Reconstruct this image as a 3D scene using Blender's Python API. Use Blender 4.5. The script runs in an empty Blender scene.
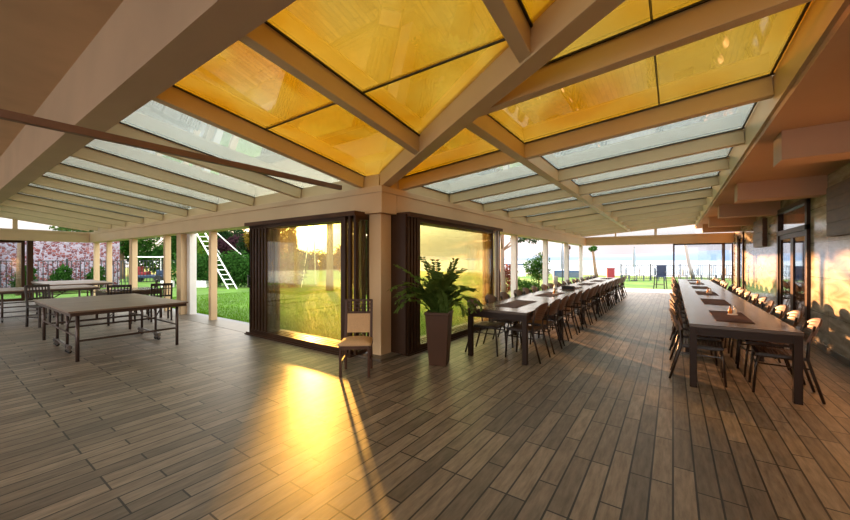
import bpy, bmesh, math, random
from mathutils import Vector, Matrix
import numpy as np
PI = math.pi
R = math.radians
C = bpy.context.scene.collection
sc = bpy.context.scene

# ------------------------------------------------------------------ camera, world, sun, exposure
cam = bpy.data.cameras.new('camera'); cam.lens = 15.0; cam.sensor_width = 36.0; cam.clip_end = 6000; cam.clip_start = 0.05
co = bpy.data.objects.new('camera', cam); C.objects.link(co)
co.location = (0, 0, 1.5); co.rotation_euler = (R(90), 0, R(35)); sc.camera = co
sc.view_settings.view_transform = 'Standard'; sc.view_settings.look = 'None'
sc.view_settings.exposure = 1.82; sc.view_settings.gamma = 1.0; sc.view_settings.use_curve_mapping = False
sc.cycles.transparent_max_bounces = 40
sc.cycles.max_bounces = 10; sc.cycles.diffuse_bounces = 5; sc.cycles.glossy_bounces = 4
sc.cycles.caustics_reflective = False; sc.cycles.caustics_refractive = False
sc.cycles.sample_clamp_indirect = 4.0
SUN_EL = 4.7
SUN = Vector((-0.8 * math.cos(R(SUN_EL)), 0.6 * math.cos(R(SUN_EL)), math.sin(R(SUN_EL))))
sl = bpy.data.lights.new('sun', 'SUN'); sl.energy = 7.5; sl.color = (1.0, 0.47, 0.19); sl.angle = R(1.2)
so = bpy.data.objects.new('sun', sl); C.objects.link(so); so.location = (-30, 22, 12)
so.rotation_euler = SUN.to_track_quat('Z', 'Y').to_euler()

w = bpy.data.worlds.new('sky'); sc.world = w; w.use_nodes = True
nt = w.node_tree; N = nt.nodes; L = nt.links; N.clear()
def wn(t, **k):
    n = N.new(t)
    for a, b in k.items(): setattr(n, a, b)
    return n
tc = wn('ShaderNodeTexCoord')
sep = wn('ShaderNodeSeparateXYZ'); L.new(tc.outputs['Generated'], sep.inputs[0])
ramp = wn('ShaderNodeValToRGB'); L.new(sep.outputs['Z'], ramp.inputs[0])
cr = ramp.color_ramp
cr.elements[0].position = 0.0; cr.elements[0].color = (0.285, 0.265, 0.285, 1)
cr.elements[1].position = 1.0; cr.elements[1].color = (0.80, 0.92, 1.0, 1)
e = cr.elements.new(0.05); e.color = (0.33, 0.295, 0.30, 1)
e = cr.elements.new(0.16); e.color = (1.1, 1.03, 0.94, 1)
e = cr.elements.new(0.30); e.color = (1.0, 1.0, .97, 1)
nz = wn('ShaderNodeTexNoise'); nz.inputs['Scale'].default_value = 3.0; nz.inputs['Detail'].default_value = 6
mp = wn('ShaderNodeMapping'); mp.inputs['Scale'].default_value = (1, 1, 3.0)
L.new(tc.outputs['Generated'], mp.inputs[0]); L.new(mp.outputs[0], nz.inputs[0])
nm = wn('ShaderNodeMapRange'); nm.inputs[1].default_value = .3; nm.inputs[2].default_value = .7; nm.inputs[3].default_value = .78; nm.inputs[4].default_value = 1.12
L.new(nz.outputs[0], nm.inputs[0])
mul = wn('ShaderNodeVectorMath', operation='SCALE'); L.new(ramp.outputs[0], mul.inputs[0]); L.new(nm.outputs[0], mul.inputs['Scale'])
nrm = wn('ShaderNodeVectorMath', operation='NORMALIZE'); L.new(tc.outputs['Generated'], nrm.inputs[0])
dot = wn('ShaderNodeVectorMath', operation='DOT_PRODUCT'); L.new(nrm.outputs[0], dot.inputs[0]); dot.inputs[1].default_value = SUN
def glow(pw, col, st):
    mx = wn('ShaderNodeMath', operation='MAXIMUM'); L.new(dot.outputs['Value'], mx.inputs[0]); mx.inputs[1].default_value = 0
    p = wn('ShaderNodeMath', operation='POWER'); L.new(mx.outputs[0], p.inputs[0]); p.inputs[1].default_value = pw
    v = wn('ShaderNodeVectorMath', operation='SCALE'); v.inputs[0].default_value = [c * st for c in col]; L.new(p.outputs[0], v.inputs['Scale'])
    return v
acc = mul
for g in (glow(1200, (1, .75, .35), 14), glow(90, (1, .62, .22), 1.6), glow(7, (1, .66, .34), .25)):
    ad = wn('ShaderNodeVectorMath', operation='ADD'); L.new(acc.outputs[0], ad.inputs[0]); L.new(g.outputs[0], ad.inputs[1]); acc = ad
bk = wn('ShaderNodeMapRange'); L.new(dot.outputs['Value'], bk.inputs[0]); bk.inputs[1].default_value = .25; bk.inputs[2].default_value = -.75; bk.inputs[3].default_value = 1.0; bk.inputs[4].default_value = 2.3  # sky opposite the sun boosted as added fill for the interior
sc2 = wn('ShaderNodeVectorMath', operation='SCALE'); L.new(acc.outputs[0], sc2.inputs[0]); L.new(bk.outputs[0], sc2.inputs['Scale']); acc = sc2
bg = wn('ShaderNodeBackground'); bg.inputs['Strength'].default_value = 1.0
L.new(acc.outputs[0], bg.inputs[0])
wo = wn('ShaderNodeOutputWorld'); L.new(bg.outputs[0], wo.inputs[0])

# ------------------------------------------------------------------ materials
def srgb(r, g, b):
    f = lambda c: (c / 255 / 12.92) if c / 255 <= .04045 else ((c / 255 + .055) / 1.055) ** 2.4
    return (f(r), f(g), f(b), 1)
M = {}
def mat(name, col, rough=.5, metal=0, var=.12, scale=4, bump=0, bscale=40, stretch=(1, 1, 1), spec=.5, col2=None, coat=0):
    m = bpy.data.materials.new(name); m.use_nodes = True
    t = m.node_tree; n = t.nodes; l = t.links
    b = n['Principled BSDF']
    b.inputs['Roughness'].default_value = rough; b.inputs['Metallic'].default_value = metal
    b.inputs['Specular IOR Level'].default_value = spec; b.inputs['Coat Weight'].default_value = coat
    c = n.new('ShaderNodeTexCoord'); mpp = n.new('ShaderNodeMapping'); mpp.inputs['Scale'].default_value = stretch
    l.new(c.outputs['Object'], mpp.inputs[0])
    z = n.new('ShaderNodeTexNoise'); z.inputs['Scale'].default_value = scale; z.inputs['Detail'].default_value = 5
    l.new(mpp.outputs[0], z.inputs[0])
    r = n.new('ShaderNodeValToRGB'); l.new(z.outputs[0], r.inputs[0])
    c1 = [x * (1 - var) for x in col[:3]] + [1]; c2 = list(col2) if col2 else [min(1, x * (1 + var)) for x in col[:3]] + [1]
    r.color_ramp.elements[0].position = .3; r.color_ramp.elements[0].color = c1
    r.color_ramp.elements[1].position = .7; r.color_ramp.elements[1].color = c2
    l.new(r.outputs[0], b.inputs['Base Color'])
    if bump:
        z2 = n.new('ShaderNodeTexNoise'); z2.inputs['Scale'].default_value = bscale; z2.inputs['Detail'].default_value = 4
        l.new(mpp.outputs[0], z2.inputs[0])
        bp = n.new('ShaderNodeBump'); bp.inputs['Strength'].default_value = bump; bp.inputs['Distance'].default_value = .01
        l.new(z2.outputs[0], bp.inputs['Height']); l.new(bp.outputs[0], b.inputs['Normal'])
    M[name] = m
    return m
def glass(name, tint, refl=.10, haze=0.0, hazecol=(1, 1, 1, 1)):
    """thin pane: tinted transparency under a fresnel gloss, with an optional share of scattering"""
    m = bpy.data.materials.new(name); m.use_nodes = True
    t = m.node_tree; n = t.nodes; l = t.links; n.clear()
    tr = n.new('ShaderNodeBsdfTransparent'); tr.inputs[0].default_value = tint
    gl = n.new('ShaderNodeBsdfGlossy'); gl.inputs['Roughness'].default_value = .03; gl.inputs[0].default_value = (.95, .97, 1, 1)
    fr = n.new('ShaderNodeLayerWeight'); fr.inputs['Blend'].default_value = .5
    pw = n.new('ShaderNodeMath'); pw.operation = 'POWER'; l.new(fr.outputs['Facing'], pw.inputs[0]); pw.inputs[1].default_value = 4
    mr = n.new('ShaderNodeMapRange'); l.new(pw.outputs[0], mr.inputs[0]); mr.inputs[3].default_value = refl; mr.inputs[4].default_value = .9
    base = tr
    if haze:
        tl = n.new('ShaderNodeBsdfTranslucent'); tl.inputs[0].default_value = hazecol
        nzz = n.new('ShaderNodeTexNoise'); nzz.inputs['Scale'].default_value = .8; nzz.inputs['Detail'].default_value = 3
        cc = n.new('ShaderNodeTexCoord'); l.new(cc.outputs['Object'], nzz.inputs[0])
        hr = n.new('ShaderNodeMapRange'); l.new(nzz.outputs[0], hr.inputs[0]); hr.inputs[1].default_value = .3; hr.inputs[2].default_value = .7
        hr.inputs[3].default_value = haze * .6; hr.inputs[4].default_value = min(1, haze * 1.4)
        mh = n.new('ShaderNodeMixShader'); l.new(hr.outputs[0], mh.inputs[0]); l.new(tr.outputs[0], mh.inputs[1]); l.new(tl.outputs[0], mh.inputs[2])
        base = mh
    mx = n.new('ShaderNodeMixShader'); l.new(mr.outputs[0], mx.inputs[0]); l.new(base.outputs[0], mx.inputs[1]); l.new(gl.outputs[0], mx.inputs[2])
    o = n.new('ShaderNodeOutputMaterial'); l.new(mx.outputs[0], o.inputs[0])
    M[name] = m
    return m
def leafmat(name, col, trans=.45, var=.35):
    m = bpy.data.materials.new(name); m.use_nodes = True
    t = m.node_tree; n = t.nodes; l = t.links; n.clear()
    c = n.new('ShaderNodeTexCoord'); z = n.new('ShaderNodeTexNoise'); z.inputs['Scale'].default_value = 2.5; z.inputs['Detail'].default_value = 6
    l.new(c.outputs['Object'], z.inputs[0])
    r = n.new('ShaderNodeValToRGB'); l.new(z.outputs[0], r.inputs[0])
    r.color_ramp.elements[0].position = .3; r.color_ramp.elements[0].color = [x * (1 - var) for x in col[:3]] + [1]
    r.color_ramp.elements[1].position = .7; r.color_ramp.elements[1].color = [min(1, x * (1 + var)) for x in col[:3]] + [1]
    d = n.new('ShaderNodeBsdfDiffuse'); tl = n.new('ShaderNodeBsdfTranslucent')
    l.new(r.outputs[0], d.inputs[0]); l.new(r.outputs[0], tl.inputs[0])
    mx = n.new('ShaderNodeMixShader'); mx.inputs[0].default_value = trans
    l.new(d.outputs[0], mx.inputs[1]); l.new(tl.outputs[0], mx.inputs[2])
    o = n.new('ShaderNodeOutputMaterial'); l.new(mx.outputs[0], o.inputs[0])
    M[name] = m
    return m

def floor_material():
    m = bpy.data.materials.new('wood_tile_floor'); m.use_nodes = True
    t = m.node_tree; n = t.nodes; l = t.links; b = n['Principled BSDF']
    c = n.new('ShaderNodeTexCoord'); mp_ = n.new('ShaderNodeMapping'); mp_.inputs['Rotation'].default_value = (0, 0, R(90))
    l.new(c.outputs['Object'], mp_.inputs[0])
    br = n.new('ShaderNodeTexBrick'); l.new(mp_.outputs[0], br.inputs[0])
    br.offset = .37; br.offset_frequency = 3; br.squash = 1
    br.inputs['Scale'].default_value = 1; br.inputs['Brick Width'].default_value = .72; br.inputs['Row Height'].default_value = .125
    br.inputs['Mortar Size'].default_value = .0065; br.inputs['Mortar Smooth'].default_value = .2; br.inputs['Bias'].default_value = 0
    br.inputs['Color1'].default_value = (0, 0, 0, 1); br.inputs['Color2'].default_value = (1, 1, 1, 1); br.inputs['Mortar'].default_value = (.5, .5, .5, 1)
    r = n.new('ShaderNodeValToRGB'); l.new(br.outputs['Color'], r.inputs[0])
    r.color_ramp.elements[0].color = srgb(104, 93, 81); r.color_ramp.elements[1].color = srgb(144, 129, 112)
    # streaky grain along the boards
    m2 = n.new('ShaderNodeMapping'); m2.inputs['Scale'].default_value = (9, 1.3, 1); l.new(c.outputs['Object'], m2.inputs[0])
    z = n.new('ShaderNodeTexNoise'); z.inputs['Scale'].default_value = 3.2; z.inputs['Detail'].default_value = 8; z.inputs['Roughness'].default_value = .65
    l.new(m2.outputs[0], z.inputs[0])
    zr = n.new('ShaderNodeMapRange'); l.new(z.outputs[0], zr.inputs[0]); zr.inputs[1].default_value = .3; zr.inputs[2].default_value = .7; zr.inputs[3].default_value = .58; zr.inputs[4].default_value = 1.3
    v = n.new('ShaderNodeVectorMath'); v.operation = 'SCALE'; l.new(r.outputs[0], v.inputs[0]); l.new(zr.outputs[0], v.inputs['Scale'])
    mxm = n.new('ShaderNodeMix'); mxm.data_type = 'RGBA'; l.new(br.outputs['Fac'], mxm.inputs['Factor'])
    l.new(v.outputs[0], mxm.inputs['A']); mxm.inputs['B'].default_value = srgb(30, 26, 22)
    l.new(mxm.outputs['Result'], b.inputs['Base Color'])
    rr = n.new('ShaderNodeMapRange'); l.new(z.outputs[0], rr.inputs[0]); rr.inputs[3].default_value = .50; rr.inputs[4].default_value = .36
    l.new(rr.outputs[0], b.inputs['Roughness']); b.inputs['Specular IOR Level'].default_value = .55
    iv = n.new('ShaderNodeMath'); iv.operation = 'SUBTRACT'; iv.inputs[0].default_value = 1; l.new(br.outputs['Fac'], iv.inputs[1])
    ad = n.new('ShaderNodeMath'); ad.operation = 'MULTIPLY_ADD'; l.new(z.outputs[0], ad.inputs[0]); ad.inputs[1].default_value = .35; ad.inputs[2].default_value = 0
    bp = n.new('ShaderNodeBump'); bp.inputs['Strength'].default_value = .3; bp.inputs['Distance'].default_value = .0015
    l.new(ad.outputs[0], bp.inputs['Height']); l.new(bp.outputs[0], b.inputs['Normal'])
    M['floor'] = m
def travertine():
    m = bpy.data.materials.new('polished_travertine'); m.use_nodes = True
    t = m.node_tree; n = t.nodes; l = t.links; b = n['Principled BSDF']
    c = n.new('ShaderNodeTexCoord')
    mp_ = n.new('ShaderNodeMapping'); mp_.inputs['Scale'].default_value = (1, .7, 3.0); l.new(c.outputs['Object'], mp_.inputs[0])
    z = n.new('ShaderNodeTexNoise'); z.inputs['Scale'].default_value = 2.2; z.inputs['Detail'].default_value = 9; z.inputs['Distortion'].default_value = .8; l.new(mp_.outputs[0], z.inputs[0])
    r = n.new('ShaderNodeValToRGB'); l.new(z.outputs[0], r.inputs[0])
    r.color_ramp.elements[0].position = .3; r.color_ramp.elements[0].color = srgb(134, 122, 102)
    r.color_ramp.elements[1].position = .7; r.color_ramp.elements[1].color = srgb(206, 196, 176)
    mq = n.new('ShaderNodeMapping'); mq.inputs['Rotation'].default_value = (0, R(90), R(90)); l.new(c.outputs['Object'], mq.inputs[0])
    sx = n.new('ShaderNodeSeparateXYZ'); l.new(c.outputs['Object'], sx.inputs[0]); cx = n.new('ShaderNodeCombineXYZ')
    l.new(sx.outputs['Y'], cx.inputs[0]); l.new(sx.outputs['Z'], cx.inputs[1])
    br = n.new('ShaderNodeTexBrick'); l.new(cx.outputs[0], br.inputs[0]); br.offset = 0
    br.inputs['Scale'].default_value = 1; br.inputs['Brick Width'].default_value = 1.2; br.inputs['Row Height'].default_value = .6; br.inputs['Mortar Size'].default_value = .003
    br.inputs['Color1'].default_value = (.86, .86, .86, 1); br.inputs['Color2'].default_value = (1.05, 1.05, 1.05, 1); br.inputs['Mortar'].default_value = (.35, .35, .35, 1)
    mu = n.new('ShaderNodeVectorMath'); mu.operation = 'MULTIPLY'; l.new(r.outputs[0], mu.inputs[0]); l.new(br.outputs['Color'], mu.inputs[1])
    l.new(mu.outputs[0], b.inputs['Base Color']); b.inputs['Roughness'].default_value = .16; b.inputs['Specular IOR Level'].default_value = .7
    M['travertine'] = m
def rubble():
    m = bpy.data.materials.new('rubble_stone'); m.use_nodes = True
    t = m.node_tree; n = t.nodes; l = t.links; b = n['Principled BSDF']
    c = n.new('ShaderNodeTexCoord')
    v = n.new('ShaderNodeTexVoronoi'); v.inputs['Scale'].default_value = 7.5; l.new(c.outputs['Object'], v.inputs[0])
    v2 = n.new('ShaderNodeTexVoronoi'); v2.feature = 'DISTANCE_TO_EDGE'; v2.inputs['Scale'].default_value = 7.5; l.new(c.outputs['Object'], v2.inputs[0])
    sp = n.new('ShaderNodeSeparateColor'); l.new(v.outputs['Color'], sp.inputs[0])
    r = n.new('ShaderNodeValToRGB'); l.new(sp.outputs[0], r.inputs[0]); r.color_ramp.interpolation = 'CONSTANT'
    r.color_ramp.elements[0].color = srgb(92, 42, 42); r.color_ramp.elements[1].position = .75; r.color_ramp.elements[1].color = srgb(130, 120, 130)
    for p_, cc in ((.25, (112, 60, 56)), (.45, (104, 78, 82)), (.6, (80, 40, 46))):
        e_ = r.color_ramp.elements.new(p_); e_.color = srgb(*cc)
    st = n.new('ShaderNodeMath'); st.operation = 'LESS_THAN'; l.new(v2.outputs['Distance'], st.inputs[0]); st.inputs[1].default_value = .045
    mx = n.new('ShaderNodeMix'); mx.data_type = 'RGBA'; l.new(st.outputs[0], mx.inputs['Factor']); l.new(r.outputs[0], mx.inputs['A']); mx.inputs['B'].default_value = srgb(134, 132, 146)
    l.new(mx.outputs['Result'], b.inputs['Base Color']); b.inputs['Roughness'].default_value = .8
    bp = n.new('ShaderNodeBump'); bp.inputs['Distance'].default_value = .05; l.new(v2.outputs['Distance'], bp.inputs['Height']); l.new(bp.outputs[0], b.inputs['Normal'])
    M['rubble'] = m
def tabletop(name, col, sc_, axis):
    """lacquered boards: fine grooves across the top"""
    m = mat(name, col, .22, 0, .2, 3, 0, stretch=(1, 1, 1), spec=.6)
    t = m.node_tree; n = t.nodes; l = t.links; b = n['Principled BSDF']
    c = n.new('ShaderNodeTexCoord'); wv = n.new('ShaderNodeTexWave'); wv.bands_direction = axis; wv.inputs['Scale'].default_value = sc_; wv.inputs['Distortion'].default_value = .4
    l.new(c.outputs['Object'], wv.inputs[0])
    bp = n.new('ShaderNodeBump'); bp.inputs['Strength'].default_value = .25; bp.inputs['Distance'].default_value = .004
    l.new(wv.outputs[0], bp.inputs['Height']); l.new(bp.outputs[0], b.inputs['Normal'])

floor_material(); travertine(); rubble()
mat('beige_metal', srgb(208, 182, 138), .42, 0, .05, 2, spec=.5)
mat('beige_paint', srgb(208, 178, 138), .5, 0, .06, 1.2, bump=.1)
mat('plaster', srgb(192, 164, 134), .75, 0, .10, .8, bump=.15, bscale=25)
mat('plaster_dark', srgb(200, 164, 124), .8, 0, .14, .9, bump=.15, bscale=25)
mat('plaster_soffit', srgb(198, 160, 130), .75, 0, .08, .9, bump=.12, bscale=25)
mat('gasket', srgb(28, 24, 20), .5, 0, .1)
mat('white_metal', srgb(215, 210, 205), .4, 0, .05)
mat('dark_wood', srgb(74, 48, 30), .4, 0, .3, 3, spec=.2, bump=.1, stretch=(1, 1, .2))
mat('panel_wood', srgb(88, 58, 36), .5, 0, .3, 4, bump=.15, stretch=(1, 1, 6))
mat('door_frame', srgb(56, 36, 22), .4, 0, .1, spec=.2)
mat('tie_brown', srgb(120, 84, 56), .5, 0, .12)
mat('chair_metal', srgb(40, 28, 20), .35, .1, .12)
mat('chair_weave', srgb(88, 62, 44), .42, 0, .15, 20)
tabletop('table_top', srgb(74, 58, 44), 2.4, 'Y')
mat('table_frame', srgb(42, 28, 19), .4, 0, .15, spec=.2)
mat('placemat', srgb(82, 44, 26), .55, 0, .2, 30, bump=.3, bscale=120)
mat('tt_top', srgb(120, 100, 84), .35, 0, .18, 2.5, spec=.5)
mat('tt_frame', srgb(66, 50, 44), .4, .3, .15)
mat('tt_steel', srgb(120, 116, 116), .3, .7, .1)
mat('rubber', srgb(26, 25, 25), .7, 0, .1)
mat('black_wood', srgb(34, 24, 20), .45, 0, .2, spec=.25)
mat('beige_fabric', srgb(190, 156, 116), .85, 0, .08, 60, bump=.2, bscale=200)
mat('walnut', srgb(66, 40, 24), .45, 0, .25, 4, spec=.3, stretch=(1, 1, .3))
mat('planter', srgb(72, 48, 33), .45, 0, .1, 3, spec=.2)
mat('soil', srgb(50, 36, 26), .95, 0, .3, 30, bump=.6)
mat('stone_sill', srgb(96, 86, 74), .4, 0, .12, 5)
mat('kerb', srgb(128, 126, 126), .6, 0, .06, 5)
mat('paving', srgb(150, 150, 152), .55, 0, .12, 6, bump=.2)
mat('terrace', srgb(176, 170, 164), .6, 0, .06, 3)
mat('lawn', srgb(80, 114, 20), .9, 0, .3, .7, bump=.6, bscale=30)
mat('sea', srgb(128,146,160), .25, 0, .05, .02, bump=.2, bscale=.6)
mat('hill', srgb(96, 116, 140), .95, 0, .08, .004)
mat('trunk', srgb(104, 82, 62), .85, 0, .25, 6, bump=.5)
mat('pale_trunk', srgb(128, 112, 98), .8, 0, .15, 8, bump=.4, stretch=(1, 1, 4))
mat('iron', srgb(36, 40, 44), .5, .4, .1)
mat('white_paint', srgb(226, 224, 220), .5, 0, .04)
mat('blue_cloth', srgb(34, 62, 92), .7, 0, .15)
mat('red_paint', srgb(120, 18, 28), .5, 0, .1)
mat('blue_paint', srgb(36, 52, 78), .4, 0, .1)
mat('grey_plastic', srgb(62, 74, 88), .5, 0, .1)
mat('ceramic', srgb(226, 220, 210), .3, 0, .03)
mat('sauce', srgb(196, 120, 40), .3, 0, .1)
mat('parasol_cloth', srgb(120, 128, 140), .8, 0, .08)
mat('roof_blue', srgb(110, 140, 176), .6, 0, .1)
leafmat('leaf_green', srgb(50, 84, 34)); leafmat('leaf_dark', srgb(34, 56, 30)); leafmat('leaf_light', srgb(92, 120, 40))
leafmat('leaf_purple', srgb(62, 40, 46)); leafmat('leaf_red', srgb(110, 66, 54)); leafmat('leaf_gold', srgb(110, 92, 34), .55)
leafmat('zz_leaf', srgb(86, 108, 50), .25, .3); leafmat('grass_blade', srgb(84, 124, 20), .5, .3)
glass('clear_glass', (.93, .95, .94, 1), .04)
glass('roof_glass', (.46, .50, .48, 1), .22, haze=.08, hazecol=(.8, .84, .82, 1))
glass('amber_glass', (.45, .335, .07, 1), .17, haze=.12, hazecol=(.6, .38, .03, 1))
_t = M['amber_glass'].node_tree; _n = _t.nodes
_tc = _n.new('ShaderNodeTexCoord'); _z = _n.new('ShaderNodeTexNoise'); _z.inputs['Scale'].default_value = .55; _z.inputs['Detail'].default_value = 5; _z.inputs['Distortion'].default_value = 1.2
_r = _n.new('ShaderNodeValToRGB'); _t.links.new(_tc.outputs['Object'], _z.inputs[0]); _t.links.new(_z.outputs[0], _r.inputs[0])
_r.color_ramp.elements[0].position = .40; _r.color_ramp.elements[0].color = (.42, .268, .03, 1); _r.color_ramp.elements[1].position = .62; _r.color_ramp.elements[1].color = (.47, .38, .15, 1)  # pale patches in the tint stand in for reflections on the panes
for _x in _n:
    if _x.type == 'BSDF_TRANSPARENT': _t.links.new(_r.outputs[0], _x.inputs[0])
glass('fold_glass', (.96, .96, .86, 1), .022, haze=.010, hazecol=(1, .75, .35, 1))
glass('thin_glass', (.9, .93, .95, 1), .08)

# ------------------------------------------------------------------ mesh helpers
class MB:
    def __init__(s): s.v = []; s.f = []
    def add(s, vs, fs):
        k = len(s.v); s.v += [tuple(x) for x in vs]; s.f += [tuple(i + k for i in f) for f in fs]; return s
    def box(s, x0, y0, z0, x1, y1, z1):
        x0, x1 = min(x0, x1), max(x0, x1); y0, y1 = min(y0, y1), max(y0, y1); z0, z1 = min(z0, z1), max(z0, z1)
        return s.add([(x0, y0, z0), (x1, y0, z0), (x1, y1, z0), (x0, y1, z0), (x0, y0, z1), (x1, y0, z1), (x1, y1, z1), (x0, y1, z1)],
                     [(0, 3, 2, 1), (4, 5, 6, 7), (0, 1, 5, 4), (1, 2, 6, 5), (2, 3, 7, 6), (3, 0, 4, 7)])
    def bar(s, p, q, w_, h_, up=(0, 0, 1), top=False):
        """rectangular bar from p to q; w_ sideways, h_ along up; top=True: p-q is the bottom centre line"""
        p = Vector(p); q = Vector(q); d = (q - p).normalized(); up = Vector(up)
        if abs(d.dot(up)) > .99: up = Vector((0, 1, 0))
        sd = d.cross(up).normalized(); u = sd.cross(d).normalized()
        lo, hi = (0, h_) if top else (-h_ / 2, h_ / 2)
        vs = [c_ + sd * a * w_ / 2 + u * b_ for c_ in (p, q) for a, b_ in ((-1, lo), (1, lo), (1, hi), (-1, hi))]
        return s.add(vs, [(0, 1, 2, 3), (7, 6, 5, 4), (0, 4, 5, 1), (1, 5, 6, 2), (2, 6, 7, 3), (3, 7, 4, 0)])
    def tube(s, pts, rad, n=8, cap=True):
        pts = [Vector(p) for p in pts]; m = len(pts)
        rads = rad if isinstance(rad, (list, tuple)) else [rad] * m
        k = len(s.v); ref = Vector((0.31, .2, 1)).normalized()
        for i, p in enumerate(pts):
            d = (pts[min(i + 1, m - 1)] - pts[max(i - 1, 0)]).normalized()
            a = d.cross(ref)
            if a.length < .05: a = d.cross(Vector((1, 0, 0)))
            a.normalize(); b_ = d.cross(a).normalized()
            for j in range(n):
                t_ = 2 * PI * j / n; s.v.append(tuple(p + (a * math.cos(t_) + b_ * math.sin(t_)) * rads[i]))
        for i in range(m - 1):
            for j in range(n):
                s.f.append((k + i * n + j, k + i * n + (j + 1) % n, k + (i + 1) * n + (j + 1) % n, k + (i + 1) * n + j))
        if cap:
            s.f.append(tuple(k + j for j in reversed(range(n)))); s.f.append(tuple(k + (m - 1) * n + j for j in range(n)))
        return s
    def lathe(s, prof, n=16, c=(0, 0, 0)):
        k = len(s.v); m = len(prof)
        for r_, z_ in prof:
            for j in range(n): s.v.append((c[0] + r_ * math.cos(2 * PI * j / n), c[1] + r_ * math.sin(2 * PI * j / n), c[2] + z_))
        for i in range(m - 1):
            for j in range(n): s.f.append((k + i * n + j, k + i * n + (j + 1) % n, k + (i + 1) * n + (j + 1) % n, k + (i + 1) * n + j))
        s.f.append(tuple(k + j for j in reversed(range(n)))); s.f.append(tuple(k + (m - 1) * n + j for j in range(n)))
        return s
    def prism(s, poly, z0, z1):
        """poly: list of (x,y); z0,z1: numbers or functions of x,y"""
        a = z0 if callable(z0) else (lambda x, y: z0); b_ = z1 if callable(z1) else (lambda x, y: z1)
        n = len(poly)
        s.add([(x, y, a(x, y)) for x, y in poly] + [(x, y, b_(x, y)) for x, y in poly],
              [tuple(reversed(range(n))), tuple(range(n, 2 * n))] + [(i, (i + 1) % n, (i + 1) % n + n, i + n) for i in range(n)])
        return s
    def build(s, name, material, parent=None, smooth=False, bevel=0, loc=None):
        me = bpy.data.meshes.new(name); me.from_pydata(s.v, [], s.f); me.update()
        me.materials.append(M[material])
        if smooth: me.polygons.foreach_set('use_smooth', [True] * len(me.polygons))
        o = bpy.data.objects.new(name, me); C.objects.link(o)
        if parent: o.parent = parent
        if loc: o.location = loc
        if bevel:
            b_ = o.modifiers.new('bevel', 'BEVEL'); b_.width = bevel; b_.segments = 2; b_.limit_method = 'ANGLE'
        return o
def empty(name, label, cat, loc=(0, 0, 0), rz=0, group=None):
    o = bpy.data.objects.new(name, None); C.objects.link(o); o.location = loc; o.rotation_euler = (0, 0, rz); o.empty_display_size = .1
    o['label'] = label; o['category'] = cat
    if group: o['group'] = group
    return o
def tag(o, label, cat, group=None):
    o['label'] = label; o['category'] = cat
    if group: o['group'] = group
    return o
def struct(o): o['kind'] = 'structure'; return o
def copy_tree(o, parent=None):
    c_ = o.copy(); C.objects.link(c_)
    if parent: c_.parent = parent
    for ch in list(o.children): copy_tree(ch, c_)
    return c_
ORD = ['first', 'second', 'third', 'fourth', 'fifth', 'sixth', 'seventh', 'eighth', 'ninth', 'tenth', 'eleventh', 'twelfth', 'thirteenth', 'fourteenth', 'fifteenth', 'sixteenth', 'seventeenth', 'eighteenth']

# ------------------------------------------------------------------ key dimensions of the place
XW, XG, XB = 2.05, -3.8, .80        # right wall, window line, upper roof beam of the right wing
YG, YB = 4.20, 1.30                 # window line, upper roof beam of the left wing
XE, YE, YR = -19.7, 19.3, -6.0      # far ends, rear wall
HB, HT = 2.22, 2.62                 # head beam
SOF, CEIL = 2.88, 3.78
KX, KY, Z0 = .085, .145, 2.66       # roof slopes, height of the rafters' lower edge at the eave
HX, HY = -3.7, 4.2                  # corner the valley rafter starts from
zr = lambda x, y: Z0 + KX * (x - HX)
zl = lambda x, y: Z0 + KY * (HY - y)
hipy = lambda x: HY - (KX / KY) * (x - HX)

# ------------------------------------------------------------------ floor, ground
fl = MB().prism([(XE, YR), (XW, YR), (XW, YE), (-3.45, YE), (-3.45, YG - .35), (XE, YG - .35)], -.15, 0).build('floor', 'floor'); struct(fl)
struct(MB().prism([(XE, YG - .35), (-3.45, YG - .35), (-3.45, YE), (-3.95, YE), (-3.95, YG + .15), (XE, YG + .15)], -.15, .004).build('door_sill', 'stone_sill'))
struct(MB().prism([(XE - .3, YG + .15), (-3.95, YG + .15), (-3.95, YE), (-4.12, YE), (-4.12, YG + .38), (XE - .3, YG + .38)], -.2, -.02).build('terrace_kerb', 'kerb'))
g = MB().prism([(-90, -5.9), (-19.9, -5.9), (-19.9, YG + .38), (-4.12, YG + .38), (-4.12, YE), (-4.12, 22.2), (9, 22.2), (9, 40), (-90, 40)], -.4, -.05).build('lawn_ground', 'lawn'); struct(g)
struct(MB().box(-4.12, YE, -.3, 9, 22.2, -.03).build('terrace_slab', 'terrace'))
struct(MB().box(-300, 38, -.9, 120, 60, -.5).build('beach_ground', 'terrace'))
struct(MB().prism([(-3000, 20), (-90, 20), (-90, 55), (300, 55), (3000, 55), (3000, 3500), (-3000, 3500)], -3, -1.2).build('sea_ground', 'sea'))
rng = random.Random(3)
hm = MB()
xs = [-2600 + 80 * i for i in range(66)]
hh = [16 + 7 * math.sin(x * .0021 + 1) + 4 * math.sin(x * .007) for x in xs]
hm.add([(x, 1900, -2) for x in xs] + [(x, 2050, 6 + .6 * h) for x, h in zip(xs, hh)] + [(x, 2300, 8 + 1.6 * h) for x, h in zip(xs, hh)] + [(x, 2700, -2) for x in xs],
       [(r_ * 66 + i, r_ * 66 + i + 1, (r_ + 1) * 66 + i + 1, (r_ + 1) * 66 + i) for r_ in range(3) for i in range(65)])
struct(hm.build('hill_ground', 'hill', smooth=True))

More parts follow.
